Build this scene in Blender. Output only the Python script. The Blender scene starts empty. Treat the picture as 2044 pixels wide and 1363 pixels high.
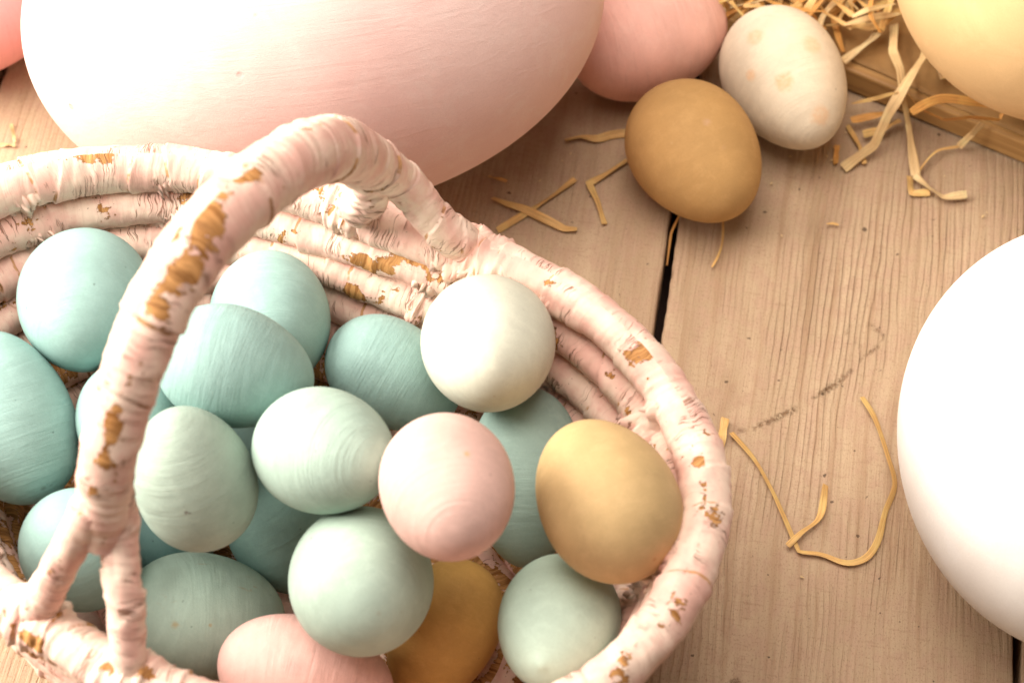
import bpy, math, random
import numpy as np
from mathutils import Vector, Matrix, Quaternion

# ------------------------------------------------------------------ camera
SC = bpy.context.scene
COL = SC.collection
TH, FPX, DIST = math.radians(35), 4600.0, 0.80
R_ = np.array([1.0, 0, 0]); F_ = np.array([0, math.sin(TH), -math.cos(TH)]); U_ = np.array([0, math.cos(TH), math.sin(TH)])
CAM = -DIST * F_
cd = bpy.data.cameras.new('camera'); cam = bpy.data.objects.new('camera', cd); COL.objects.link(cam)
cam.location = CAM; cam.rotation_euler = (TH, 0, 0)
cd.sensor_width = 36.0; cd.lens = FPX / 2044 * 36.0; cd.clip_start = 0.02; cd.clip_end = 30
cd.dof.use_dof = True; cd.dof.focus_distance = 0.735; cd.dof.aperture_fstop = 14
SC.camera = cam

# ------------------------------------------------------------------ light
SC.view_settings.view_transform = 'Standard'; SC.view_settings.look = 'None'
SC.view_settings.exposure = 0.1; SC.view_settings.gamma = 1.0
w = bpy.data.worlds.new('World'); SC.world = w; w.use_nodes = True
bg = w.node_tree.nodes['Background']; bg.inputs[0].default_value = (1.0, 0.72, 0.62, 1); bg.inputs[1].default_value = 0.09
def area(name, loc, target, sx, sy, power, col):
    ld = bpy.data.lights.new(name, 'AREA'); ld.shape = 'RECTANGLE'; ld.size = sx; ld.size_y = sy; ld.energy = power; ld.color = col
    lo = bpy.data.objects.new(name, ld); COL.objects.link(lo); lo.location = loc
    lo.rotation_euler = (Vector(target) - Vector(loc)).to_track_quat('-Z', 'Y').to_euler()
area('window_light', (-1.02, 0.14, 0.66), (-.02, -.02, .05), 0.9, 0.7, 42, (1.0, 0.90, 0.80))
area('ceiling_bounce', (-0.22, 0.05, 1.55), (0, -.02, 0), 1.25, 1.25, 31, (1.0, 0.87, 0.77))  # area lamp standing in for light bounced off the unseen ceiling

# ------------------------------------------------------------------ helpers
def ray(px, py):
    return F_ + ((px - 1022) / FPX) * R_ - ((py - 681.5) / FPX) * U_
def at(px, py, z):
    d = ray(px, py); return CAM + d * ((z - CAM[2]) / d[2])
def depth(p): return float((np.asarray(p) - CAM) @ F_)

def tag(o, label=None, cat=None, group=None, kind=None):
    if label: o['label'] = label
    if cat: o['category'] = cat
    if group: o['group'] = group
    if kind: o['kind'] = kind
    return o
def empty(name, loc=(0, 0, 0)):
    o = bpy.data.objects.new(name, None); o.empty_display_size = 0.02; o.location = loc; COL.objects.link(o); return o
def mesh_obj(name, V, Fc, mat=None, parent=None, smooth=True, uv=None, attr=None):
    me = bpy.data.meshes.new(name)
    me.from_pydata([tuple(v) for v in V], [], [tuple(f) for f in Fc])
    if smooth: me.polygons.foreach_set('use_smooth', [True] * len(me.polygons))
    if uv is not None:
        l = me.uv_layers.new(name='UVMap'); l.data.foreach_set('uv', np.asarray(uv, dtype=np.float32).ravel())
    if attr is not None:
        for k, a in attr.items():
            at_ = me.attributes.new(k, 'FLOAT', 'POINT'); at_.data.foreach_set('value', np.asarray(a, dtype=np.float32))
    me.update()
    if mat: me.materials.append(mat)
    o = bpy.data.objects.new(name, me); COL.objects.link(o)
    if parent is not None:
        o.parent = parent
        o.matrix_parent_inverse = Matrix.Translation(-Vector(parent.location))
    return o

def _h(ix, iy, s):
    n = (ix.astype(np.int64) * 374761393 + iy.astype(np.int64) * 668265263 + s * 1274126177) & 0xffffffff
    n = ((n ^ (n >> 13)) * 1274126177) & 0xffffffff
    n = (n ^ (n >> 16)) & 0xffffff
    return n / float(0xffffff)
def vnoise(x, y, s=0, perx=None, pery=None):
    ix, iy = np.floor(x), np.floor(y); fx, fy = x - ix, y - iy
    fx = fx * fx * (3 - 2 * fx); fy = fy * fy * (3 - 2 * fy)
    def hh(a, b):
        if perx: a = np.mod(a, perx)
        if pery: b = np.mod(b, pery)
        return _h(a, b, s)
    a, b, c, d = hh(ix, iy), hh(ix + 1, iy), hh(ix, iy + 1), hh(ix + 1, iy + 1)
    return (a * (1 - fx) + b * fx) * (1 - fy) + (c * (1 - fx) + d * fx) * fy - 0.5

# ------------------------------------------------------------------ materials
def mat_new(name):
    m = bpy.data.materials.new(name); m.use_nodes = True
    nt = m.node_tree; b = nt.nodes['Principled BSDF']
    return m, nt, b
class NT:
    def __init__(s, nt): s.nt = nt
    def n(s, t, **k):
        x = s.nt.nodes.new(t)
        for a, v in k.items(): setattr(x, a, v)
        return x
    def link(s, a, b): s.nt.links.new(a, b)
    def math(s, op, a, b=None, c=None, clamp=False):
        x = s.n('ShaderNodeMath', operation=op); x.use_clamp = clamp
        for i, v in enumerate((a, b, c)):
            if v is None: continue
            if hasattr(v, 'links'): s.link(v, x.inputs[i])
            else: x.inputs[i].default_value = v
        return x.outputs[0]
    def mix(s, f, a, b, mode='MIX'):
        x = s.n('ShaderNodeMix', data_type='RGBA', blend_type=mode)
        for i, v in ((0, f), (6, a), (7, b)):
            if hasattr(v, 'links'): s.link(v, x.inputs[i])
            elif i == 0: x.inputs[0].default_value = v
            else: x.inputs[i].default_value = (*v, 1)
        return x.outputs[2]
    def mapping(s, vec, scale=(1, 1, 1), loc=None):
        x = s.n('ShaderNodeMapping'); s.link(vec, x.inputs[0]); x.inputs['Scale'].default_value = scale
        if loc is not None:
            if hasattr(loc, 'links'): s.link(loc, x.inputs['Location'])
            else: x.inputs['Location'].default_value = loc
        return x.outputs[0]
    def noise(s, vec, scale=1.0, detail=3, rough=0.55, dist=0.0):
        x = s.n('ShaderNodeTexNoise'); s.link(vec, x.inputs['Vector'])
        x.inputs['Scale'].default_value = scale; x.inputs['Detail'].default_value = detail
        x.inputs['Roughness'].default_value = rough; x.inputs['Distortion'].default_value = dist
        return x.outputs['Fac']
    def step(s, v, lo, hi):
        x = s.n('ShaderNodeMapRange', interpolation_type='SMOOTHSTEP'); s.link(v, x.inputs[0])
        x.inputs[1].default_value = lo; x.inputs[2].default_value = hi
        return x.outputs[0]
    def bump(s, h, dist, strength=1.0, prev=None):
        x = s.n('ShaderNodeBump'); s.link(h, x.inputs['Height']); x.inputs['Distance'].default_value = dist
        x.inputs['Strength'].default_value = strength
        if prev is not None: s.link(prev, x.inputs['Normal'])
        return x.outputs[0]

def egg_mat(name, col, seed, size=0.02, stroke=1.0, marks=(), streaks=None, rough=0.6, tone=0.10, along=False):
    m, nt, b = mat_new(name); g = NT(nt)
    tc = g.n('ShaderNodeTexCoord').outputs['Object']
    k = 0.02 / size
    off = (seed * 1.37, seed * 2.11, seed * .73)
    low = g.noise(g.mapping(tc, (45 * k, 45 * k, 60 * k), off), 1, 3)
    sc1, sc2 = ((2800 * k, 2800 * k, 70 * k), (900 * k, 900 * k, 40 * k)) if along else ((55 * k, 55 * k, 900 * k), (30 * k, 30 * k, 230 * k))
    st = g.noise(g.mapping(tc, sc1, off), 1, 4, .6, .6)
    st2 = g.noise(g.mapping(tc, sc2, off), 1, 3, .55, .9)
    patch = g.step(g.noise(g.mapping(tc, (38 * k, 38 * k, 38 * k), (off[0] + 5, off[1], 1)), 1, 2), .38, .66)
    fine = g.noise(tc, 2600, 2, .6)
    dark = tuple(c * (1 - tone) for c in col); lite = tuple(min(.9, c * (1 + tone * .55)) for c in col)
    c = g.mix(g.step(low, .32, .68), dark, lite)
    c = g.mix(g.math('MULTIPLY', g.math('MULTIPLY', g.step(st, .48, .72), patch), .20 * stroke), c, tuple(x * .70 for x in col))
    ch = g.step(g.noise(g.mapping(tc, (190 * k, 190 * k, 260 * k), off), 1, 5, .68, .5), .46, .66)
    c = g.mix(g.math('MULTIPLY', ch, .22), c, tuple(min(.92, x * 1.22 + .03) for x in col))
    c = g.mix(g.math('MULTIPLY', g.step(g.noise(g.mapping(tc, (1500,) * 3, off), 1, 3, .7), .42, .68), .11), c, tuple(x * .55 for x in col))
    # tiny pits and specks of bare shell
    vo = g.n('ShaderNodeTexVoronoi'); g.link(g.mapping(tc, (260 * k,) * 3, off), vo.inputs['Vector']); vo.inputs['Scale'].default_value = 1.0
    gate = g.step(g.noise(g.mapping(tc, (70 * k,) * 3, off), 1, 2), .60, .66)
    sp = g.math('MULTIPLY', g.math('SUBTRACT', 1.0, g.step(vo.outputs['Distance'], .06, .12)), gate)
    c = g.mix(g.math('MULTIPLY', sp, .55), c, tuple(x * .45 for x in col))
    for (p, r, mc, soft, amt) in marks:
        vd = g.n('ShaderNodeVectorMath', operation='DISTANCE')
        wob = g.n('ShaderNodeTexNoise'); g.link(tc, wob.inputs['Vector']); wob.inputs['Scale'].default_value = 420; wob.inputs['Detail'].default_value = 3
        g.link(tc, vd.inputs[0]); vd.inputs[1].default_value = p
        d = g.math('ADD', vd.outputs['Value'], g.math('MULTIPLY', g.math('SUBTRACT', wob.outputs['Fac'], .5), r * .9))
        inner = g.math('SUBTRACT', 1.0, g.step(d, r * (1 - soft), r * (1 + soft)))
        mot = g.step(g.noise(g.mapping(tc, (700,) * 3, off), 1, 3), .3, .6)
        c = g.mix(g.math('MULTIPLY', inner, g.math('MULTIPLY', g.math('ADD', g.math('MULTIPLY', mot, .5), .5), amt)), c, mc)
    if streaks:
        s1 = g.noise(g.mapping(tc, (420, 420, 40), off), 1, 3, .6, .4)
        s2 = g.noise(g.mapping(tc, (50, 50, 50), (3, 4, 5)), 1, 2)
        f = g.math('MULTIPLY', g.step(s1, .60, .68), g.step(s2, .5, .62))
        c = g.mix(g.math('MULTIPLY', f, .55), c, streaks)
    g.link(c, b.inputs['Base Color'])
    b.inputs['Roughness'].default_value = rough
    b.inputs['Specular IOR Level'].default_value = .16
    b.inputs['Subsurface Weight'].default_value = 0.0
    n = g.bump(g.math('MULTIPLY', st, patch), .00042 * stroke / k ** .3, .5)
    n = g.bump(st2, .00075 * stroke / k ** .3, .45, n)
    n = g.bump(fine, .00013, .6, n)
    n = g.bump(g.math('MULTIPLY', sp, -1), .0003, .6, n)
    g.link(n, b.inputs['Normal'])
    return m

def paper_mat(name, worn=.0, seed=0., dirt=1.0, wk=.15):
    """paper-wrapped rush: pale pink paint, worn through to brown in ragged patches"""
    m, nt, b = mat_new(name); g = NT(nt)
    uv = g.n('ShaderNodeUVMap', uv_map='UVMap').outputs['UV']
    off = (seed * 3.1, seed * 1.7, seed)
    warp = g.n('ShaderNodeTexNoise'); g.link(g.mapping(uv, (90, 90, 1), off), warp.inputs['Vector']); warp.inputs['Scale'].default_value = 1; warp.inputs['Detail'].default_value = 3
    wv = g.n('ShaderNodeVectorMath', operation='MULTIPLY_ADD'); g.link(warp.outputs['Color'], wv.inputs[0])
    wv.inputs[1].default_value = (.007, .007, 0); g.link(uv, wv.inputs[2]); uvw = wv.outputs[0]
    pleat = g.noise(g.mapping(uvw, (900, 46, 1), off), 1, 4, .65)
    pleat2 = g.noise(g.mapping(uvw, (150, 26, 1), off), 1, 2, .5)
    blob = g.noise(g.mapping(uv, (48, 75, 1), off), 1, 5, .62, .35)
    rag = g.noise(g.mapping(uv, (520, 150, 1), off), 1, 5, .72)
    pe = g.math('ADD', blob, g.math('MULTIPLY', g.math('SUBTRACT', rag, .5), .30))
    wa = g.n('ShaderNodeAttribute', attribute_name='worn').outputs['Fac']
    pe = g.math('ADD', pe, g.math('MULTIPLY', wa, wk))
    peel = g.step(pe, .675 - worn, .688 - worn)  # a high worn value also carries the shade painted on the low coils
    att = g.n('ShaderNodeAttribute', attribute_name='edge').outputs['Fac']
    crack = g.noise(g.mapping(uvw, (480, 26, 1), (off[0] + 4, off[1], 0)), 1, 3, .55)
    crackg = g.noise(g.mapping(uv, (60, 60, 1), (off[0] + 9, off[1], 0)), 1, 2)
    cm = g.math('MULTIPLY', g.math('SUBTRACT', 1.0, g.step(g.math('ABSOLUTE', g.math('SUBTRACT', crack, .5)), .004, .022)), g.step(crackg, .53, .62))
    edgeb = g.math('MULTIPLY', g.step(att, .45, .8), g.step(g.noise(g.mapping(uv, (90, 140, 1), off), 1, 3), .50, .60))
    tint = g.noise(g.mapping(uv, (70, 90, 1), (off[0] + 2, 1, 0)), 1, 4, .6)
    c = g.mix(g.step(tint, .35, .65), (.77, .475, .40), (.86, .68, .56))
    c = g.mix(g.math('MULTIPLY', g.step(pleat, .52, .70), .34), c, (.56, .34, .26))
    spk = g.step(g.noise(g.mapping(uv, (900, 900, 1), off), 1, 2, .5), .70, .74)
    c = g.mix(g.math('MULTIPLY', spk, .6 * dirt), c, (.20, .10, .05))
    brown = g.mix(g.step(pleat, .35, .65), (.27, .115, .03), (.60, .32, .12))
    c = g.mix(g.math('MULTIPLY', edgeb, .85), c, brown)
    c = g.mix(peel, c, brown)
    c = g.mix(g.math('MULTIPLY', cm, .75), c, (.22, .09, .04))
    g.link(c, b.inputs['Base Color']); b.inputs['Roughness'].default_value = .72; b.inputs['Specular IOR Level'].default_value = .25
    n = g.bump(pleat2, .0004, .4); n = g.bump(pleat, .00026, .75, n)
    n = g.bump(g.math('MULTIPLY', peel, -1), .0009, .9, n); n = g.bump(g.math('MULTIPLY', cm, -1), .0006, .8, n)
    g.link(n, b.inputs['Normal'])
    return m

def wood_mat(name, ridged, seed):
    m, nt, b = mat_new(name); g = NT(nt)
    uv = g.n('ShaderNodeUVMap', uv_map='UVMap').outputs['UV']
    off = (seed * 1.9, seed * 3.3, seed)
    wav = g.n('ShaderNodeTexNoise'); g.link(g.mapping(uv, (14, 5, 1), off), wav.inputs['Vector']); wav.inputs['Scale'].default_value = 1; wav.inputs['Detail'].default_value = 2
    wv = g.n('ShaderNodeVectorMath', operation='MULTIPLY_ADD'); g.link(wav.outputs['Color'], wv.inputs[0]); wv.inputs[1].default_value = (.016, 0, 0); g.link(uv, wv.inputs[2]); u2 = wv.outputs[0]
    band = g.noise(g.mapping(u2, (210, 9.0, 1), off), 1, 3, .6)
    wide = g.noise(g.mapping(u2, (38, 3.5, 1), off), 1, 3, .55)
    sx_ = g.n('ShaderNodeSeparateXYZ'); g.link(u2, sx_.inputs[0])
    saw = g.math('SINE', g.math('ADD', g.math('MULTIPLY', sx_.outputs[0], 2500.0), g.math('MULTIPLY', g.noise(g.mapping(u2, (90, 14, 1), off), 1, 3, .6), 16.0)))
    pres = g.step(g.noise(g.mapping(uv, (26, 11, 1), (off[0] + 3, off[1], 0)), 1, 3), .40, .66)
    sawm = g.math('MULTIPLY', g.math('MULTIPLY', g.step(saw, -.1, 1.0), pres), ridged)
    fib = g.noise(g.mapping(u2, (1300, 42, 1), off), 1, 3, .65)
    grit = g.noise(g.mapping(uv, (1700, 1100, 1), off), 1, 3, .7)
    cross = g.noise(g.mapping(uv, (120, 900, 1), off), 1, 2, .5)
    worn = g.noise(g.mapping(uv, (22, 14, 1), off), 1, 4, .6)
    c = g.mix(g.step(wide, .3, .7), (.38, .275, .172), (.51, .388, .258))
    c = g.mix(g.math('MULTIPLY', g.step(g.noise(g.mapping(uv, (150, 110, 1), (off[0] + 7, off[1], 0)), 1, 4, .65), .40, .64), .55), c, (.43, .285, .20))
    c = g.mix(g.math('MULTIPLY', g.step(band, .50, .66), .38 * ridged), c, (.30, .18, .095))
    c = g.mix(g.math('MULTIPLY', sawm, .27), c, (.24, .145, .078))
    c = g.mix(g.math('MULTIPLY', g.step(fib, .55, .72), .30), c, (.23, .135, .07))
    c = g.mix(g.math('MULTIPLY', g.step(cross, .58, .72), .22), c, (.24, .145, .08))
    c = g.mix(g.math('MULTIPLY', g.step(grit, .53, .68), .50), c, (.19, .11, .055))
    c = g.mix(g.math('MULTIPLY', g.step(worn, .58, .75), .30), c, (.25, .145, .075))
    sp = g.step(g.noise(g.mapping(uv, (330, 330, 1), off), 1, 2, .4), .735, .76)
    c = g.mix(g.math('MULTIPLY', sp, .8), c, (.06, .035, .02))
    mk = g.n('ShaderNodeAttribute', attribute_name='mark').outputs['Fac']
    mkn = g.math('MULTIPLY', mk, g.step(g.noise(g.mapping(uv, (620, 760, 1), off), 1, 4, .7), .45, .58))
    c = g.mix(g.math('MULTIPLY', mkn, .92), c, (.17, .085, .03))
    g.link(c, b.inputs['Base Color']); b.inputs['Roughness'].default_value = .62; b.inputs['Specular IOR Level'].default_value = .3
    n = g.bump(g.math('MULTIPLY', sawm, -1), .0005, .7); n = g.bump(band, .0009 * ridged, .6, n); n = g.bump(fib, .0003, .7, n); n = g.bump(grit, .0002, .6, n)
    n = g.bump(g.math('MULTIPLY', mkn, -1), .0008, .8, n)
    g.link(n, b.inputs['Normal'])
    return m

def straw_mat(name, col, seed):
    m, nt, b = mat_new(name); g = NT(nt)
    uv = g.n('ShaderNodeUVMap', uv_map='UVMap').outputs['UV']
    oi = g.n('ShaderNodeObjectInfo').outputs['Random']
    f = g.noise(g.mapping(uv, (60, 2600, 1), (seed, 0, 0)), 1, 3, .6)
    l = g.noise(g.mapping(uv, (130, 60, 1), (seed + 3, 1, 0)), 1, 2)
    c = g.mix(g.step(f, .35, .7), tuple(x * .55 for x in col), col)
    c = g.mix(g.math('MULTIPLY', g.step(l, .45, .7), .4), c, tuple(min(.8, x * 1.25) for x in col))
    c = g.mix(g.math('MULTIPLY', oi, .35), c, (.60, .33, .10))
    g.link(c, b.inputs['Base Color']); b.inputs['Roughness'].default_value = .5; b.inputs['Specular IOR Level'].default_value = .35
    g.link(g.bump(f, .0003, .8), b.inputs['Normal'])
    return m

def plain_mat(name, col, rough=.9, nz=None):
    m, nt, b = mat_new(name); g = NT(nt)
    tc = g.n('ShaderNodeTexCoord').outputs['Object']
    f = g.noise(tc, nz or 60, 4, .6)
    g.link(g.mix(g.step(f, .3, .7), tuple(x * .75 for x in col), col), b.inputs['Base Color'])
    b.inputs['Roughness'].default_value = rough
    g.link(g.bump(g.noise(tc, 1500, 3), .0002, .5), b.inputs['Normal'])
    return m

# ------------------------------------------------------------------ floor of planks
vp = ray(2270, -5890); vp[2] = 0; gdir = vp / np.linalg.norm(vp)             # the way the planks run
gn = np.array([gdir[1], -gdir[0], 0.0])
def wcoord(px, py): return float(at(px, py, 0) @ gn)
W0, W1, W2 = wcoord(3, 138), wcoord(1330, 555), wcoord(2032, 1310)
floor_o = mesh_obj('floor', [(-3, -3, -.024), (3, -3, -.024), (3, 3, -.024), (-3, 3, -.024)], [(0, 1, 2, 3)],
                   plain_mat('floor_dark_gap', (.035, .016, .010), .95, 40), smooth=False)
tag(floor_o, kind='structure')
MARK = [[(1478, 858), (1520, 845), (1552, 832), (1600, 806), (1650, 776), (1690, 748), (1722, 712), (1752, 690)],
        [(1752, 690), (1766, 668), (1742, 648), (1700, 640), (1690, 660), (1720, 690)]]
def seg_dist(P, A, B):
    d = B - A; t = np.clip(((P - A) @ d) / (d @ d), 0, 1); return np.linalg.norm(P - (A + t[:, None] * d), axis=1)
def plank(w0, w1, ridged, seed, nx, ny, y0, y1, gap0, gap1, dz=0.0, label=None, mark=False):
    a, b_ = w0 + gap0, w1 - gap1
    ev = [0, .0008, .002]                                                    # eased top edges
    xs = np.concatenate([[a, a + .0004, a + .0012], np.linspace(a + .003, b_ - .003, nx), [b_ - .0012, b_ - .0004, b_]])
    zz = np.concatenate([[-.0011, -.0003, -.00005], np.zeros(nx), [-.00005, -.0003, -.0011]])
    ys = np.linspace(y0, y1, ny)
    X, Y = np.meshgrid(xs, ys, indexing='ij'); Z = np.repeat(zz[:, None], ny, 1)
    wob = vnoise(Y * 60, Y * 0 + seed, 5) * .0009 + vnoise(Y * 260, Y * 0 + seed, 6) * .0005
    e0 = np.clip(1 - (X - a) / .01, 0, 1); e1 = np.clip(1 - (b_ - X) / .01, 0, 1)
    X = X + wob * e0 + np.roll(wob, 7, 1) * e1
    Z = Z + vnoise(X * 9 + seed, Y * 3, 3) * .0006 - .0003
    P = X[..., None] * gn + Y[..., None] * gdir; P[..., 2] = Z - .0004 + dz
    n0, n1 = X.shape; V = P.reshape(-1, 3); idx = np.arange(n0 * n1).reshape(n0, n1)
    Fq = np.stack([idx[:-1, :-1], idx[1:, :-1], idx[1:, 1:], idx[:-1, 1:]], -1).reshape(-1, 4)
    U = np.stack([X, Y], -1).reshape(-1, 2)
    nV = len(V)
    # side walls and ends down to the underside
    loop = np.concatenate([idx[:, 0], idx[-1, 1:], idx[-2::-1, -1], idx[0, -2:0:-1]])
    low = V[loop].copy(); low[:, 2] = -.020
    V2 = np.concatenate([V, low]); U2 = np.concatenate([U, U[loop]])
    L = len(loop); q = np.arange(L); sd = np.stack([loop[q], nV + q, nV + (q + 1) % L, loop[(q + 1) % L]], -1)
    Fa = np.concatenate([Fq, sd])
    att = np.zeros(len(V2))
    if mark:
        for ln in MARK:
            pts = [at(x, y, 0) for x, y in ln]
            for i in range(len(pts) - 1):
                d = seg_dist(V2, pts[i], pts[i + 1]) + np.abs(vnoise(V2[:, 0] * 420, V2[:, 1] * 420, 31)) * .0012 - .0003; r = (.00095 if ln is MARK[0] else .0008) * (1 + 1.2 * vnoise(V2[:, 0] * 90, V2[:, 1] * 90, 33))
                att = np.maximum(att, np.clip(1.5 - d / r, 0, 1) * (1.0 if ln is MARK[0] else .8))
        for (sx, sy, r) in ((1468, 1360, .0016), (1449, 1308, .0008), (1570, 1325, .0006), (1552, 1180, .0006)):
            att = np.maximum(att, np.clip(1.5 - np.linalg.norm(V2 - at(sx, sy, 0), axis=1) / r, 0, 1))
    o = mesh_obj('plank', V2, Fa, wood_mat('whitewashed_wood', ridged, seed), floor_o, True, U2[Fa.ravel()], {'mark': att})
    if label: o['label'] = label
    return o
PW = W2 - W1
plank(W1, W2, 1.0, 3.0, 150, 420, -.26, .40, .0014, .0012, 0, None, True)
plank(W0, W1, .45, 7.0, 60, 200, -.30, .55, .0011, .0016, .0003)
plank(W2, W2 + PW, .8, 11.0, 16, 60, -.5, .8, .0013, .0013)
plank(W2 + PW, W2 + 2 * PW, .8, 13.0, 10, 40, -.8, 1., .0013, .0013)
plank(W0 - PW, W0, .6, 17.0, 16, 60, -.8, 1., .0013, .0013)
plank(W0 - 2 * PW, W0 - PW, .6, 19.0, 10, 40, -.8, 1., .0013, .0013)

for j in (3, 4, 5):
    plank(W2 + (j - 1) * PW, W2 + j * PW, .8, 21.0 + j, 8, 30, -1., 1.2, .0013, .0013)
    plank(W0 - j * PW, W0 - (j - 1) * PW, .6, 31.0 + j, 8, 30, -1., 1.2, .0013, .0013)

# ------------------------------------------------------------------ eggs
KE = 0.10
def egg_mesh(name, a, b, nu=64, nv=44, k=KE, nub=None, seed=0, lump=.006):
    th = np.linspace(0, math.pi, nv + 1); u = -np.cos(th)
    prof = np.sqrt(np.clip(1 - u * u, 0, 1)) * (1 - k * u)
    uu = np.linspace(-1, 1, 400); prof = prof / (np.sqrt(1 - uu ** 2) * (1 - k * uu)).max()
    V = [(0, 0, -a)]; Fc = []
    ph = np.linspace(0, 2 * math.pi, nu, endpoint=False)
    for i in range(1, nv):
        for p in ph: V.append((b * prof[i] * math.cos(p), b * prof[i] * math.sin(p), a * u[i]))
    V.append((0, 0, a)); V = np.array(V)
    d = V / np.linalg.norm(V, axis=1)[:, None]
    V = V * (1 + lump * (np.sin(d[:, 0] * 3.1 + seed) * np.cos(d[:, 1] * 2.7 + seed * 2) + .6 * np.sin(d[:, 2] * 4 + seed * 3)))[:, None]
    if nub is not None:
        for (p, r, h) in nub:
            q = np.linalg.norm(V - np.array(p), axis=1); V = V + d * (h * np.exp(-(q / r) ** 2))[:, None]
    for j in range(nu): Fc.append((0, 1 + (j + 1) % nu, 1 + j))
    for i in range(nv - 2):
        for j in range(nu):
            A = 1 + i * nu; Fc.append((A + j, A + (j + 1) % nu, A + nu + (j + 1) % nu, A + nu + j))
    A = 1 + (nv - 2) * nu; T = len(V) - 1
    for j in range(nu): Fc.append((A + j, A + (j + 1) % nu, T))
    return V, Fc
def egg_quat(axis, roll=0.0):
    return Vector(axis).to_track_quat('Z', 'Y') @ Quaternion((0, 0, 1), roll)
def hit_local(px, py, cen, q, a, b):
    """where the line of sight through a photo pixel meets the shell, in the egg's own coordinates"""
    Mi = q.to_matrix().transposed(); o = Mi @ Vector(CAM - np.asarray(cen)); d = (Mi @ Vector(ray(px, py)))
    S = Vector((1 / b, 1 / b, 1 / a)); o2 = Vector([o[i] * S[i] for i in range(3)]); d2 = Vector([d[i] * S[i] for i in range(3)])
    A, B, Cc = d2.dot(d2), o2.dot(d2), o2.dot(o2) - 1
    t = (-B - math.sqrt(max(B * B - A * Cc, 0))) / A
    return tuple(o + d * t)
SEED = [0]
def make_egg(cen, axis, a, b, col, label, group, roll=0., stroke=1., marks=(), streaks=None, nub=(), big=False, rough=.6, name='egg', k=KE, tone=.10, cat='egg', lump=.006, along=False):
    SEED[0] += 1; q = egg_quat(axis, roll)
    mk = [(hit_local(x, y, cen, q, a, b), r, c, s, amt) for (x, y, r, c, s, amt) in marks]
    nb = [(hit_local(x, y, cen, q, a, b), r, h) for (x, y, r, h) in nub]
    V, Fc = egg_mesh(name, a, b, 128 if big else 72, 88 if big else 50, k, nb, SEED[0], lump)
    o = mesh_obj(name, V, Fc, egg_mat(name + '_paint', col, SEED[0], b, stroke, mk, streaks, rough, tone, along))
    o.location = Vector(cen); o.rotation_mode = 'QUATERNION'; o.rotation_quaternion = q
    tag(o, label, cat, group)
    return o

EGGS = {
    'A1': ((-0.1316, -0.0422, 0.0814), (0.09, -0.91, 0.405), 0.0268, 0.0206),
    'A2': ((-0.1511, -0.0791, 0.0732), (-0.342, 0.77, 0.539), 0.0272, 0.0187),
    'A3': ((-0.1146, -0.0803, 0.0739), (0.0, -0.879, 0.477), 0.0218, 0.0168),
    'A4': ((-0.0751, -0.0431, 0.0753), (-0.117, 0.967, -0.227), 0.0245, 0.0188),
    'A5': ((-0.0813, -0.0776, 0.0975), (0.966, -0.212, -0.148), 0.0236, 0.0180),
    'A6': ((-0.0915, -0.1114, 0.091), (-0.218, 0.36, 0.907), 0.0229, 0.0176),
    'A7': ((-0.0529, -0.1093, 0.1017), (0.701, -0.504, 0.505), 0.0234, 0.0180),
    'A8': ((-0.0366, -0.0597, 0.0673), (0.866, -0.41, -0.287), 0.0222, 0.0165),
    'A9': ((-0.007, -0.0688, 0.0964), (0.058, -0.809, 0.585), 0.0259, 0.0199),
    'A10': ((-0.0175, -0.1314, 0.1176), (0.177, -0.89, 0.421), 0.0240, 0.0185),
    'A11': ((0.0043, -0.0911, 0.0583), (0.0, -0.819, -0.574), 0.0274, 0.0172),
    'A12': ((0.0267, -0.1217, 0.0965), (-0.375, 0.923, -0.089), 0.0258, 0.0198),
    'A13': ((-0.0428, -0.1393, 0.0791), (0.142, -0.751, 0.645), 0.0269, 0.0207),
    'A14': ((-0.0936, -0.1269, 0.036), (0.93, 0.138, -0.34), 0.0253, 0.0195),
    'A15': ((-0.1277, -0.1191, 0.0612), (0.11, 0.013, -0.994), 0.0223, 0.0171),
    'A16': ((-0.1084, -0.0948, 0.0319), (0.768, 0.487, -0.416), 0.0197, 0.0151),
    'A17': ((-0.0713, -0.0983, 0.0349), (0.451, -0.394, -0.801), 0.0204, 0.0157),
    'A18': ((-0.0739, -0.065, 0.0327), (0.887, 0.265, -0.378), 0.0210, 0.0162),
    'A19': ((-0.0604, -0.1516, 0.0466), (0.978, -0.17, -0.119), 0.0261, 0.0169),
    'A20': ((-0.0208, -0.1313, 0.0342), (-0.423, -0.742, -0.52), 0.0234, 0.0163),
    'A21': ((0.0134, -0.1449, 0.065), (-0.175, -0.887, 0.428), 0.0232, 0.0178)}
BLUE = (.285, .455, .43); MINT = (.37, .49, .42); PALE = (.66, .69, .58); PINK = (.72, .49, .43); GOLD = (.565, .405, .20); OCHRE = (.56, .33, .10)
GB = 'eggs piled in the basket'
DARKMK = (.10, .06, .05)
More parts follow.
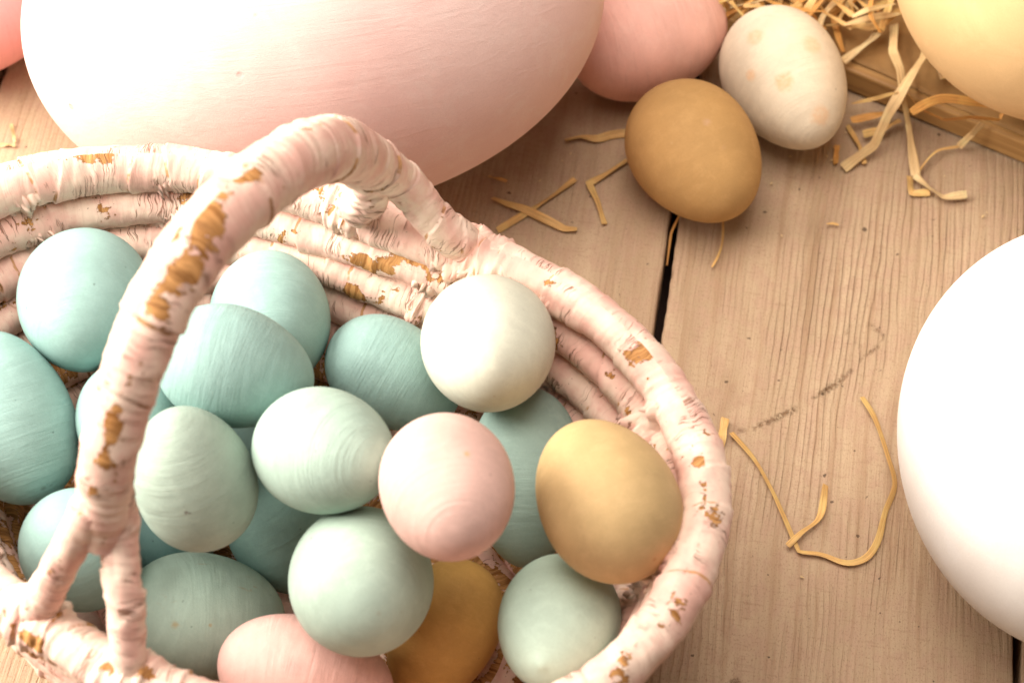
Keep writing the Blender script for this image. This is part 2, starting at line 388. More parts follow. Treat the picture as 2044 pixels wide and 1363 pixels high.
spec = {
 'A1': (BLUE, 'light blue egg left of the handle against the back wall, above two other blue eggs', {}),
 'A2': (BLUE, 'long light blue egg cut off by the left edge of the picture', {'marks': [(85, 972, .0009, DARKMK, .5, .35), (100, 966, .0007, DARKMK, .5, .35)]}),
 'A3': (BLUE, 'small light blue egg mostly hidden behind the handle, beside the egg at the left edge', {}),
 'A4': (BLUE, 'rearmost light blue egg just right of the handle, partly behind another blue egg', {'stroke': 1.5}),
 'A5': (BLUE, 'large blue egg lying sideways right of the handle, in front of the rearmost blue egg', {}),
 'A6': ((.36, .465, .40), 'grey-blue egg with a small dark scratch, right of the handle near its fork', {'marks': [(372, 1024, .0007, DARKMK, .5, .8), (366, 1012, .0004, DARKMK, .5, .6), (379, 1025, .0005, DARKMK, .5, .7), (362, 1000, .0003, DARKMK, .5, .6), (463, 950, .0003, DARKMK, .5, .6)]}),
 'A7': ((.36, .49, .425), 'blue egg in the middle of the pile, touching the pale pink egg on its left', {'stroke': 1.3}),
 'A8': (BLUE, 'blue egg partly under the whitish egg, left of it near the back wall', {}),
 'A9': (PALE, 'whitish mint egg, palest in the basket, leaning on the back rim', {'stroke': .5, 'marks': [(905, 754, .0005, DARKMK, .4, .6), (987, 793, .0005, (.4, .3, .2), .5, .5)]}),
 'A10': (PINK, 'pale pink egg with an ochre chip in the middle of the basket', {'stroke': 1.6, 'marks': [(934, 902, .0011, (.75, .40, .16), .4, .7), (820, 1010, .0008, (.8, .6, .3), .5, .4)]}),
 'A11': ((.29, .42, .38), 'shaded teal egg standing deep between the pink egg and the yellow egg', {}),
 'A12': (GOLD, 'golden yellow egg at the right side of the pile beside the rim', {'stroke': .4, 'marks': [(1306, 1116, .0005, (.35, .15, .04), .5, .7), (1322, 1105, .004, (.80, .42, .22), .9, .3)]}),
 'A13': (MINT, 'round mint egg at the front of the pile, overlapping the pink and ochre eggs', {'stroke': 1.1, 'marks': [(756, 1223, .0006, (.3, .32, .25), .5, .6), (805, 1222, .0006, (.3, .32, .25), .5, .6)]}),
 'A14': ((.34, .47, .41), 'blue egg with brown scratches lying sideways at the front beside the handle leg', {'streaks': (.36, .24, .09), 'marks': [(350, 1246, .0011, (.36, .24, .08), .6, .6), (420, 1247, .0005, (.36, .24, .08), .5, .7)]}),
 'A15': (BLUE, 'light blue egg seen behind the forked legs of the handle', {}),
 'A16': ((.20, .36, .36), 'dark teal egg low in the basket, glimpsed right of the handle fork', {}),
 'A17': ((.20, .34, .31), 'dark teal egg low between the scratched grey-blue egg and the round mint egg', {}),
 'A18': (BLUE, 'blue egg almost hidden at the bottom under the middle of the pile', {}),
 'A19': ((.74, .46, .41), 'rose pink egg lying at the front edge, cut off by the bottom of the picture', {'stroke': 1.3, 'marks': [(590, 1330, .0022, (.45, .28, .26), .8, .35), (478, 1332, .0004, (.3, .15, .12), .5, .6), (470, 1350, .0004, (.3, .15, .12), .5, .6)]}),
 'A20': (OCHRE, 'dark ochre egg low at the front under the round mint egg', {'stroke': .5}),
 'A21': ((.46, .61, .52), 'mint egg with a small nub, at the front right below the yellow egg', {'stroke': .4, 'nub': [(1080, 1325, .0022, .0009)]}),
}
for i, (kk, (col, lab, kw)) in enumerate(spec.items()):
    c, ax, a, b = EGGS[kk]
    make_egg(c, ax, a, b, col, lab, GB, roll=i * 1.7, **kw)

def ground_egg(px, py, Spx, phi, ratio, zb, *args, **kw):
    b = .02
    for _ in range(6):
        P = at(px, py, zb + b); b = Spx * depth(P) / FPX
    p2 = at(px + 40 * math.cos(math.radians(phi)), py + 40 * math.sin(math.radians(phi)), zb + b)
    ax = p2 - P; ax /= np.linalg.norm(ax)
    return make_egg(P, ax, b * ratio, b, *args, **kw)
GF = 'small eggs on the floor'
ground_egg(1292, 74, 122, -15, 1.36, 0, (.84, .50, .43), 'small rose pink egg on the planks, shaded by the big pink egg beside it', GF, stroke=1.5)
SPOT = (.74, .44, .22)
ground_egg(1569, 161, 120, 60, 1.37, 0, (.74, .65, .50), 'white egg with faint peach spots standing among straw on the floor', GF, stroke=1.2, k=.15,
           marks=[(1563, 163, .0036, SPOT, .35, .62), (1508, 75, .0032, SPOT, .4, .52), (1622, 88, .0036, SPOT, .4, .52), (1496, 152, .0022, SPOT, .4, .55), (1640, 232, .0036, SPOT, .4, .52)])
ground_egg(1388, 305, 127, 52, 1.27, 0, (.50, .305, .12), 'brown egg lying on the planks over the gap', GF, stroke=.5, rough=.68,
           marks=[(1412, 242, .0014, (.56, .37, .28), .7, .4), (1340, 285, .0006, (.56, .40, .22), .6, .4), (1448, 292, .0010, (.56, .38, .30), .7, .3)])
ground_egg(-72, -12, 168, 150, 1.3, 0, (.86, .42, .42), 'bright pink egg cut off by the top left corner of the picture', GF)
GG = 'giant decorative eggs'
ground_egg(630, 22, 404, -7, 1.44, 0, (.92, .64, .60), 'giant pale pink egg lying behind the basket', GG, big=True, stroke=.35, k=.03, lump=.003, along=True)
ground_egg(2190, 877, 394, 88, 1.15, 0, (.90, .87, .82), 'giant plain white egg at the right edge of the picture', GG, big=True, stroke=.6, k=.04, lump=.003)
TRAY_H = .011
ground_egg(2155, -122, 356, -40, 1.08, TRAY_H + .003, (.74, .51, .26), 'giant cream yellow egg resting on the brown paper at the top right corner', GG, big=True, stroke=.8, k=.05, lump=.003)

# ------------------------------------------------------------------ basket
RIM = np.array([(-0.1781, -0.019), (-0.1594, -0.0082), (-0.1336, -0.0001), (-0.1071, 0.0035), (-0.0819, -0.0011), (-0.0594, -0.0111), (-0.0396, -0.022), (-0.0233, -0.0292), (-0.0125, -0.0326), (0.0077, -0.0408), (0.0225, -0.0536), (0.0402, -0.0727), (0.0514, -0.0915), (0.0562, -0.1096), (0.0557, -0.1231), (0.0528, -0.1381), (0.0492, -0.1498), (0.0408, -0.1623), (0.0308, -0.1744), (0.0171, -0.1848), (-0.0003, -0.1929), (-0.0228, -0.1972), (-0.0453, -0.1965), (-0.0695, -0.1914), (-0.0901, -0.1841), (-0.1027, -0.1782), (-0.1156, -0.171), (-0.1289, -0.1615), (-0.1411, -0.1522), (-0.1518, -0.1443), (-0.165, -0.1299), (-0.1789, -0.1083), (-0.1886, -0.0841), (-0.1926, -0.0589), (-0.1893, -0.0365)])
HR = .095; DROP = .0115
RC = RIM.mean(0)
def smooth_closed(P, n):
    P = np.asarray(P, float); N = len(P); out = []
    for _ in range(2): P = .5 * P + .25 * (np.roll(P, 1, 0) + np.roll(P, -1, 0))
    d = np.linalg.norm(np.roll(P, -1, 0) - P, axis=1); tot = d.sum()
    for i in range(N):
        p0, p1, p2, p3 = P[(i - 1) % N], P[i], P[(i + 1) % N], P[(i + 2) % N]
        t = np.linspace(0, 1, 40, endpoint=False)[:, None]
        out.append(.5 * (2 * p1 + (p2 - p0) * t + (2 * p0 - 5 * p1 + 4 * p2 - p3) * t ** 2 + (3 * p1 - p0 - 3 * p2 + p3) * t ** 3))
    Q = np.concatenate(out); L = np.concatenate([[0], np.cumsum(np.linalg.norm(np.roll(Q, -1, 0) - Q, axis=1))])
    s = np.linspace(0, L[-1], n, endpoint=False); Qc = np.concatenate([Q, Q[:1]])
    return np.stack([np.interp(s, L, Qc[:, k]) for k in range(Q.shape[1])], 1)
def smooth_open(P, n):
    P = np.asarray(P, float); e = np.concatenate([[2 * P[0] - P[1]], P, [2 * P[-1] - P[-2]]]); out = []
    for i in range(1, len(e) - 2):
        p0, p1, p2, p3 = e[i - 1:i + 3]; t = np.linspace(0, 1, 30, endpoint=False)[:, None]
        out.append(.5 * (2 * p1 + (p2 - p0) * t + (2 * p0 - 5 * p1 + 4 * p2 - p3) * t ** 2 + (3 * p1 - p0 - 3 * p2 + p3) * t ** 3))
    Q = np.concatenate(out + [P[-1:]]); L = np.concatenate([[0], np.cumsum(np.linalg.norm(np.diff(Q, axis=0), axis=1))])
    s = np.linspace(0, L[-1], n); return np.stack([np.interp(s, L, Q[:, k]) for k in range(Q.shape[1])], 1)
def tube(P, rad, M=26, closed=False, seed=0, wrap=.020, step=.0007, lump=.0007, flat=1.0, up=(0, 0, 1), pleat=.00021, crumple=0.0):
    """a tube wound with overlapping turns of paper; returns verts, faces, loop uvs and the turn-edge mask"""
    P = np.asarray(P, float); N = len(P); rad = np.broadcast_to(rad, (N,)).astype(float)
    T = (np.roll(P, -1, 0) - np.roll(P, 1, 0)) if closed else np.gradient(P, axis=0)
    T /= np.linalg.norm(T, axis=1)[:, None]
    nrm = np.zeros_like(P); v = np.array(up, float); v = v - T[0] * (v @ T[0]); v /= np.linalg.norm(v)
    for i in range(N):
        v = v - T[i] * (v @ T[i]); v /= np.linalg.norm(v); nrm[i] = v
    if closed:                                                              # undo the twist that builds up round the loop
        nrm = np.array(up, float)[None] - T * (T @ np.array(up, float))[:, None]; nrm /= np.linalg.norm(nrm, axis=1)[:, None]
    bn = np.cross(T, nrm)
    ds = np.linalg.norm(np.diff(P, axis=0), axis=1); s = np.concatenate([[0], np.cumsum(ds)]); total = s[-1] + (np.linalg.norm(P[0] - P[-1]) if closed else 0)
    rng = random.Random(seed)
    nw = max(2, round(total / wrap)); edges = [total * (i + rng.uniform(-.3, .3)) / nw for i in range(nw)]; edges.sort()
    slant = [rng.uniform(-.0045, .0045) for _ in edges]; hgt = [rng.uniform(.25, 1.2) for _ in edges]
    phi = np.linspace(0, 2 * math.pi, M, endpoint=False)
    S, PH = np.meshgrid(s, phi, indexing='ij')
    dsp = np.zeros_like(S); edge = np.zeros_like(S)
    per = total if closed else None
    for e, sl, h in zip(edges, slant, hgt):
        pos = e + sl * np.sin(PH + e * 900) + vnoise(PH * 2, PH * 0 + e * 1000, seed, pery=None) * .0012
        x = S - pos
        if per: x = (x + per / 2) % per - per / 2
        saw = np.where(x >= 0, np.exp(-np.maximum(x, 0) / (wrap * .45)), 0) * (.55 + .9 * (vnoise(PH * 1.3 + e * 700, PH * 0 + 3, seed) + .5))
        dsp += step * h * saw
        edge = np.maximum(edge, h * np.exp(-((x + .0003) / .0007) ** 2))
    cx, sx = np.cos(PH), np.sin(PH)
    seamw = 1.0
    if closed:
        xx = S / total * 2 * math.pi
        dsp += lump * 2 * (vnoise(np.cos(xx) * total * 8 + 50, np.sin(xx) * total * 8 + cx * 1.3, seed) + vnoise(np.cos(xx) * total * 19 + 90 + sx, np.sin(xx) * total * 19 + cx, seed + 1) * .6)
    else:
        dsp += lump * 2 * (vnoise(S * 45 + cx * .8, sx * .8 + 5, seed) + .6 * vnoise(S * 120 + sx, cx + 9, seed + 1))
    dsp += pleat * 2 * (vnoise(S * 650 + sx * 1.2, cx * 1.3 + sx * .5 + 20, seed + 2) + .8 * vnoise(S * 260 + cx, sx * 1.4 + 7, seed + 6))
    if crumple:
        dsp += crumple * (np.abs(vnoise(S * 190 + sx * 1.4, cx * 2.2 + 3, seed + 3)) * 3 - .5 + vnoise(S * 420, cx * 4 + sx * 3, seed + 4))
    rr = rad[:, None] + dsp
    V = P[:, None, :] + rr[..., None] * (cx[..., None] * nrm[:, None, :] * flat + sx[..., None] * bn[:, None, :])
    idx = np.arange(N * M).reshape(N, M)
    if closed:
        A = idx; B = np.roll(idx, -1, 0); s1 = np.append(s[1:], total)
    else:
        A = idx[:-1]; B = idx[1:]; s1 = s[1:]
    s0 = s if closed else s[:-1]
    A2, B2 = np.roll(A, -1, 1), np.roll(B, -1, 1)
    Fq = np.stack([A, A2, B2, B], -1).reshape(-1, 4)
    rm = float(rad.mean()); c0 = np.arange(M) / M * 2 * math.pi * rm; c1 = (np.arange(M) + 1) / M * 2 * math.pi * rm
    n0 = A.shape[0]
    uv = np.zeros((n0, M, 4, 2)); uv[..., 0, 0] = s0[:, None]; uv[..., 1, 0] = s0[:, None]; uv[..., 2, 0] = s1[:, None]; uv[..., 3, 0] = s1[:, None]
    uv[..., 0, 1] = c0; uv[..., 3, 1] = c0; uv[..., 1, 1] = c1; uv[..., 2, 1] = c1
    uv[..., 0] += seed * .731
    V = V.reshape(-1, 3); Fl = [tuple(f) for f in Fq]; uvl = uv.reshape(-1, 2); edge = edge.ravel()
    if not closed:
        Fl.append(tuple(idx[0])); Fl.append(tuple(idx[-1][::-1]))
        uvl = np.concatenate([uvl, np.repeat([[s[0] + seed * .731, 0]], M, 0), np.repeat([[s[-1] + seed * .731, 0]], M, 0)])
    return V, Fl, uvl, {'edge': edge}

basket = empty('basket', (RC[0], RC[1], 0))
tag(basket, 'oval pale pink coiled basket with worn brown patches and forked hoop handle, full of eggs', 'basket')
PM = [paper_mat('pink_paper_wrap', w_, sd) for w_, sd in ((.0, 1.), (.02, 2.), (.045, 3.), (-.01, 4.), (.17, 5.))]  # last wrap is browned heavily to paint shade into the basket's depths
def bpart(name, T, mat, parent=None):
    V, Fl, uv, at_ = T
    return mesh_obj(name, V, Fl, mat, parent or basket, True, uv, at_)
rimc = smooth_closed(RIM, 1500)
rng0 = np.linspace(0, 2 * math.pi, 1500, endpoint=False)
rim3 = np.column_stack([rimc, HR + .0012 * np.sin(rng0 * 3 + 1) + .0008 * np.sin(rng0 * 7)])
rim_o = bpart('rim', tube(rim3, .0071 + .0004 * np.sin(rng0 * 5 + .4), 36, True, 11, .0125, .0007, .0005), PM[0])
def coil_line(k, n):
    c = RC + np.array([0, -.0012 * k]); q = smooth_closed(RC + (RIM - RC), n)
    q = c + (q - RC) * (1 - .036 * k)
    t = np.linspace(0, 2 * math.pi, n, endpoint=False)
    return np.column_stack([q, HR - DROP * k + .0007 * np.sin(t * 4 + k) + .0005 * np.sin(t * 9 + 2 * k)])
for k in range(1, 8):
    bpart('coil', tube(coil_line(k, 1000), .0064, 24, True, 20 + k, .014, .0007, .0006), PM[4] if k > 4 else PM[(k + 1) % 3])  # lowest coils take the browned wrap, shade put into their colour
# woven bottom: rings of the same coil, lying flat
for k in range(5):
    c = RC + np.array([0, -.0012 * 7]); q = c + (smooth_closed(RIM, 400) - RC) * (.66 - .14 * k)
    bpart('base_coil', tube(np.column_stack([q, np.full(400, .0085)]), .0074, 14, True, 40 + k, .03), PM[4])  # bottom rings browned too, as painted shade between the eggs

def rim_index(px, py, z=HR):
    p = at(px, py, z)[:2]; return int(np.argmin(np.linalg.norm(rimc - p, axis=1)))
def inward(i):
    v = RC - rimc[i]; return np.append(v / np.linalg.norm(v), 0)
# crumpled paper bands that tie the coils together down the inside
def band(px, py, rows, seed, wd=.0042, lean=0.0):
    i0 = rim_index(px, py); nu_, nv_ = 84, 44
    sc = wd / .005; hw = .0095 * sc; stp = np.linalg.norm(rim3[1] - rim3[0])
    tv = np.linspace(-1, 1, nv_); grid = np.zeros((nu_, nv_, 3)); nin = np.zeros((nv_, 3))
    lines = [rim3] + [coil_line(k, 1500) for k in range(1, rows + 1)]
    for c in range(nv_):
        pts = []; inn = inward(int(i0 + tv[c] * hw / stp) % 1500); nin[c] = inn
        for k in range(rows + 1):
            i = int(i0 + tv[c] * hw / stp + lean * k) % 1500; p = lines[k][i]; r = .0071 if k == 0 else .0064
            if k == 0: pts.append(p + inn * r * .62 + np.array([0, 0, r * .62]))
            pts.append(p + inn * r * .97)
            if k < rows: pts.append(p + inn * (r * .66) + np.array([0, 0, -r * .86]))
        grid[:, c] = smooth_open(pts, nu_)
    Tg, Sg = np.meshgrid(tv, np.linspace(0, 1, nu_)); q = seed * 3.7
    ctr = .35 * (vnoise(Sg * 3 + q, Sg * 0 + 1, seed) * 2); tw = np.abs(Tg - ctr)
    wid = .55 + .5 * vnoise(Sg * 4 + q, Sg * 0 + 5, seed + 1) * 2
    fan = Tg / (wid + .25)
    taper = np.clip(1.25 - tw / np.clip(wid, .25, 1), 0, 1) ** .7 * np.clip(np.minimum(Sg, 1 - Sg) / .10, 0, 1) ** .8
    ridge = 1 - 2 * np.abs(vnoise(fan * 4.2 + Sg * 2 + q, Sg * 3 + vnoise(Tg * 3, Sg * 6 + q, seed + 5), seed + 2)) * 2
    ridge2 = 1 - 2 * np.abs(vnoise(fan * 9 - Sg * 5 + q, Sg * 9, seed + 3)) * 2
    hgt = -.0011 + taper * (.0016 + .0036 * np.clip(ridge, 0, 1) ** 1.5 + .0018 * np.clip(ridge2, 0, 1) + .0026 * vnoise(Tg * 2, Sg * 7 + q, seed + 4))
    V = (grid + nin[None] * hgt[..., None]).reshape(-1, 3); idx = np.arange(nu_ * nv_).reshape(nu_, nv_)
    Fq = np.stack([idx[:-1, :-1], idx[:-1, 1:], idx[1:, 1:], idx[1:, :-1]], -1).reshape(-1, 4)
    U = np.stack([Tg * hw + q, Sg * .012 * (rows + 1)], -1).reshape(-1, 2)
    edge = np.clip(.9 - np.clip(ridge, 0, 1) * 1.4, 0, 1) * taper
    o = mesh_obj('binding', V, Fq, PM[seed % 3], basket, True, U[Fq.ravel()], {'edge': edge.ravel() * .8})
    md = o.modifiers.new('thickness', 'SOLIDIFY'); md.thickness = .0004; md.offset = -1
    return o
band(285, 322, 3, 61, .0050, 6)
band(880, 487, 4, 62, .0060, -4)
band(930, 500, 3, 66, .0048, 10)
band(1130, 580, 4, 63, .0046, 5)
band(1362, 800, 4, 64, .0056, 0)
band(1395, 1110, 3, 65, .0050, 0)
band(20, 372, 3, 67, .0040, 3)
band(-180, 1030, 3, 68, .0050, 0)
band(1050, 1455, 3, 69, .0050, 0)
band(500, 1450, 3, 70, .0050, 0)

# the hoop handle: a thick hoop that forks into two legs at either end
M1, M2 = at(170, 1295, HR), at(800, 452, HR)
hd = M2 - M1; hd[2] = 0; hnorm = np.cross(hd / np.linalg.norm(hd), [0, 0, 1.])
def on_hoop(px, py, off=0.0):
    d = ray(px, py); t = ((M1 + hnorm * off - CAM) @ hnorm) / (d @ hnorm); return CAM + t * d
trace = [(203, 1075), (207, 1000), (219, 900), (247, 800), (279, 700), (322, 600), (388, 498), (442, 436), (506, 375), (590, 318), (668, 299), (732, 322), (768, 352)]
hp = smooth_open([on_hoop(x, y) for x, y in trace[:-1]] + [on_hoop(770, 342) + hnorm * .002, at(810, 372, .1215), at(846, 416, .112), at(888, 462, .104), np.array([*rimc[rim_index(938, 497)], HR + .002]), np.array([*rimc[rim_index(970, 508)], HR])], 640)
tt = np.linspace(0, 1, 640)
hr_ = np.interp(tt, [0, .04, .10, .28, .48, .68, .76, .81, .86, .92, .96, 1], [.0058, .0070, .0073, .0083, .0092, .0091, .0078, .0066, .0061, .0060, .0062, .0050])
handle = bpart('handle', tube(hp, hr_, 40, False, 81, .0115, .0006, .0004), paper_mat('pink_paper_wrap_handle', .035, 6., .7, .115))
def leg(pts, r, seed, crumple=.0002):
    c = smooth_open(pts, 150)
    rr = np.interp(np.linspace(0, 1, 150), np.linspace(0, 1, len(r)), r)
    V, Fl, uv, at_ = tube(c, rr, 32, False, seed, .012, .0007, .0005, crumple=crumple)
    return mesh_obj('handle_leg', V, Fl, PM[seed % 4], handle, True, uv, at_)
handle.location = (0, 0, 0)
rp = lambda px, py, dz=0.0: np.array([*rimc[rim_index(px, py)], HR + dz])
legs = [
 leg([on_hoop(214, 920) - hnorm * .001, on_hoop(190, 1030) - hnorm * .0024, .55 * on_hoop(180, 1050) + .45 * rp(72, 1243, .003) - hnorm * .0016, rp(72, 1243, .003), rp(66, 1251, -.005)], [.0042, .0050, .0048, .0048, .0050], 82),
 leg([on_hoop(216, 930) + hnorm * .001, on_hoop(216, 1040) + hnorm * .0028, .5 * (on_hoop(214, 1040) + rp(262, 1358)) + np.array([.000, 0, .004]) + hnorm * .002, rp(264, 1360, .004), rp(266, 1362, -.005)], [.0044, .0052, .0050, .0050, .0050], 83),
 leg([on_hoop(672, 304) - hnorm * .001, on_hoop(742, 342) - hnorm * .003, at(742, 380, .120), at(722, 412, .109), rp(702, 418, .003), rp(690, 414, -.004)], [.0060, .0072, .0064, .0054, .0054, .0046], 85, .0007),
]
# turns of paper knotted round the rim at the feet of the legs
def foot_sleeve(px, py, width, seed, rad=.0080):
    i0 = rim_index(px, py); span = int(width / (np.linalg.norm(np.diff(rim3, axis=0), axis=1).sum() / 1500)); n = 120
    f = np.linspace(-.5, .5, n); P = np.array([rim3[(i0 + int(q * span)) % 1500] for q in f])
    P = np.stack([np.interp(f, np.linspace(-.5, .5, 14), P[np.linspace(0, n - 1, 14).astype(int), k]) for k in range(3)], 1)
    rr = rad * (1 - .16 * (np.abs(f) * 2) ** 4) * (1 + .03 * np.sin(f * 30 + seed))
    return bpart('rim_wrap', tube(P, rr, 34, False, seed, .006, .0010, .0007, 1.0, (0.1, .2, 1), .0004, .0008), PM[seed % 3])
foot_sleeve(72, 1243, .020, 91, .0078); foot_sleeve(262, 1358, .020, 92, .0079)
foot_sleeve(950, 502, .030, 93, .0078); foot_sleeve(700, 418, .016, 94, .0080)
# places where the paint and paper have worn through
WORN = [(395, 490, 45), (432, 455, 36), (365, 512, 30), (505, 348, 28), (575, 292, 22), (620, 287, 14), (265, 745, 34), (238, 855, 28), (172, 985, 24), (190, 930, 18),
        (150, 1085, 22), (215, 1085, 16), (318, 610, 18), (385, 630, 14), (165, 318, 28), (215, 302, 22), (255, 297, 16), (15, 405, 26), (1405, 1005, 56), (1412, 985, 36), (1398, 965, 20),
        (1290, 684, 28), (1050, 492, 13), (1083, 527, 15), (1130, 640, 26), (1090, 562, 16), (1355, 1215, 36), (1330, 1240, 16), (1240, 1350, 34), (1400, 915, 14),
        (1165, 602, 13), (1290, 757, 15), (210, 437, 24), (770, 598, 36), (735, 550, 26), (700, 588, 24), (630, 397, 26), (660, 430, 22), (770, 545, 20), (1210, 750, 18), (1250, 820, 12), (60, 1270, 26), (205, 1310, 22), (1420, 860, 14), (300, 1335, 18)]
def wear():
    parts = [o for o in basket.children if o.type == 'MESH'] + [o for o in handle.children]
    data = []
    for o in parts:
        n = len(o.data.vertices); co = np.zeros(n * 3); o.data.vertices.foreach_get('co', co); co = co.reshape(-1, 3)
        v = co - CAM; d = v @ F_; data.append((o, co, np.stack([1022 + FPX * (v @ R_) / d, 681.5 - FPX * (v @ U_) / d], 1), d, np.zeros(n)))
    for (x, y, r) in WORN:
        best = None
        for it in data:
            m = np.hypot(it[2][:, 0] - x, it[2][:, 1] - y) < 9
            if m.any():
                k = np.where(m)[0][np.argmin(it[3][m])]
                if best is None or it[3][k] < best[0]: best = (it[3][k], it, it[1][k])
        if best:
            _, it, c = best; q = np.linalg.norm(it[1] - c, axis=1) / (1.0 * r * best[0] / FPX)
            np.maximum(it[4], np.clip(1.35 - q * .75, 0, 1), out=it[4])
    for o, _, _, _, a in data:
        at_ = o.data.attributes.new('worn', 'FLOAT', 'POINT'); at_.data.foreach_set('value', a.astype(np.float32))
wear()

# ------------------------------------------------------------------ tray with brown paper
pA, pB = at(2044, 328, 0), at(1440, 75, 0)
td = pA - pB; td[2] = 0; td /= np.linalg.norm(td); tn = np.array([-td[1], td[0], 0])
corner = pB + td * .004
tray = empty('wooden_tray', tuple(corner + tn * .15 + td * .2))
tag(tray, 'flat tan wooden board under the straw and the giant yellow egg at the top right', 'board')
def tray_pt(u, v, z): p = corner + td * u + tn * v; return np.array([p[0], p[1], z])
def slab(u0, u1, v0, v1, z0, z1, bev=.001):
    xs = [u0, u0 + bev, u1 - bev, u1]; ys = [v0, v0 + bev, v1 - bev, v1]
    V = []; 
    ring = lambda z, e: [tray_pt(u0 + e, v0 + e, z), tray_pt(u1 - e, v0 + e, z), tray_pt(u1 - e, v1 - e, z), tray_pt(u0 + e, v1 - e, z)]
    R = ring(z0, 0) + ring(z1 - bev, 0) + ring(z1 - bev * .3, bev * .3) + ring(z1, bev)
    Fc = [(3, 2, 1, 0), (12, 13, 14, 15)]
    for k in range(3):
        for j in range(4): a0 = k * 4; Fc.append((a0 + j, a0 + (j + 1) % 4, a0 + 4 + (j + 1) % 4, a0 + 4 + j))
    return np.array(R), Fc
def tray_mat(seed):
    m, nt, b = mat_new('tan_wood'); g = NT(nt); tc = g.n('ShaderNodeTexCoord').outputs['Object']
    ang = math.atan2(td[1], td[0]); mp = g.n('ShaderNodeMapping'); g.link(tc, mp.inputs[0]); mp.inputs['Rotation'].default_value = (0, 0, -ang)
    f = g.noise(g.mapping(mp.outputs[0], (12, 420, 420), (seed, 0, 0)), 1, 4, .6)
    l = g.noise(g.mapping(mp.outputs[0], (8, 60, 60), (seed, 0, 0)), 1, 3)
    c = g.mix(g.step(f, .35, .7), (.33, .18, .06), (.48, .29, .105)); c = g.mix(g.math('MULTIPLY', g.step(l, .4, .7), .3), c, (.31, .17, .06))
    g.link(c, b.inputs['Base Color']); b.inputs['Roughness'].default_value = .6; g.link(g.bump(f, .0004, .7), b.inputs['Normal']); return m
V, Fc = slab(-.0045, .55, .0, .34, .0008, TRAY_H); mesh_obj('board', V, Fc, tray_mat(1), tray, False)
# crumpled brown paper lying on the board
def paper_sheet():
    nu, nv = 170, 110; us = np.linspace(.006, .50, nu); vs = np.linspace(.0025, .30, nv)
    Ug, Vg = np.meshgrid(us, vs, indexing='ij')
    h = np.zeros_like(Ug)
    for s_, (f, a_) in enumerate(((18, .0045), (42, .0032), (95, .0014))):
        n1 = vnoise(Ug * f + 3 * s_, Vg * f * .9, 70 + s_); h += a_ * (1 - np.abs(n1) * 3.2).clip(0, 1) ** 2
    Ve = Vg + vnoise(Ug * 35, Ug * 0 + 2, 77) * .004 * np.clip(1 - (Vg - .0025) / .02, 0, 1)
    edgew = np.clip((Vg - .0025) / .02, 0.12, 1) * np.clip((Ug - .006) / .02, .1, 1)
    h = TRAY_H + .0005 + h * edgew * .55
    # pressed flat under the giant egg
    ec = at(2155, -122, TRAY_H + .08); P = corner[None, None, :] + td * Ug[..., None] + tn * Ve[..., None]
    de = np.hypot(P[..., 0] - ec[0], P[..., 1] - ec[1]); h = np.minimum(h, TRAY_H + .0012 + np.clip(de - .02, 0, 1) * .12)
    P[..., 2] = h
    idx = np.arange(nu * nv).reshape(nu, nv)
    Fq = np.stack([idx[:-1, :-1], idx[1:, :-1], idx[1:, 1:], idx[:-1, 1:]], -1).reshape(-1, 4)
    o = mesh_obj('brown_paper', P.reshape(-1, 3), Fq, plain_mat('kraft_paper', (.38, .215, .072), .75, 90), None, True)
    md = o.modifiers.new('thickness', 'SOLIDIFY'); md.thickness = .0003
    return tag(o, 'crumpled sheet of tan kraft paper spread on the board under the straw', 'paper')
paper_sheet()

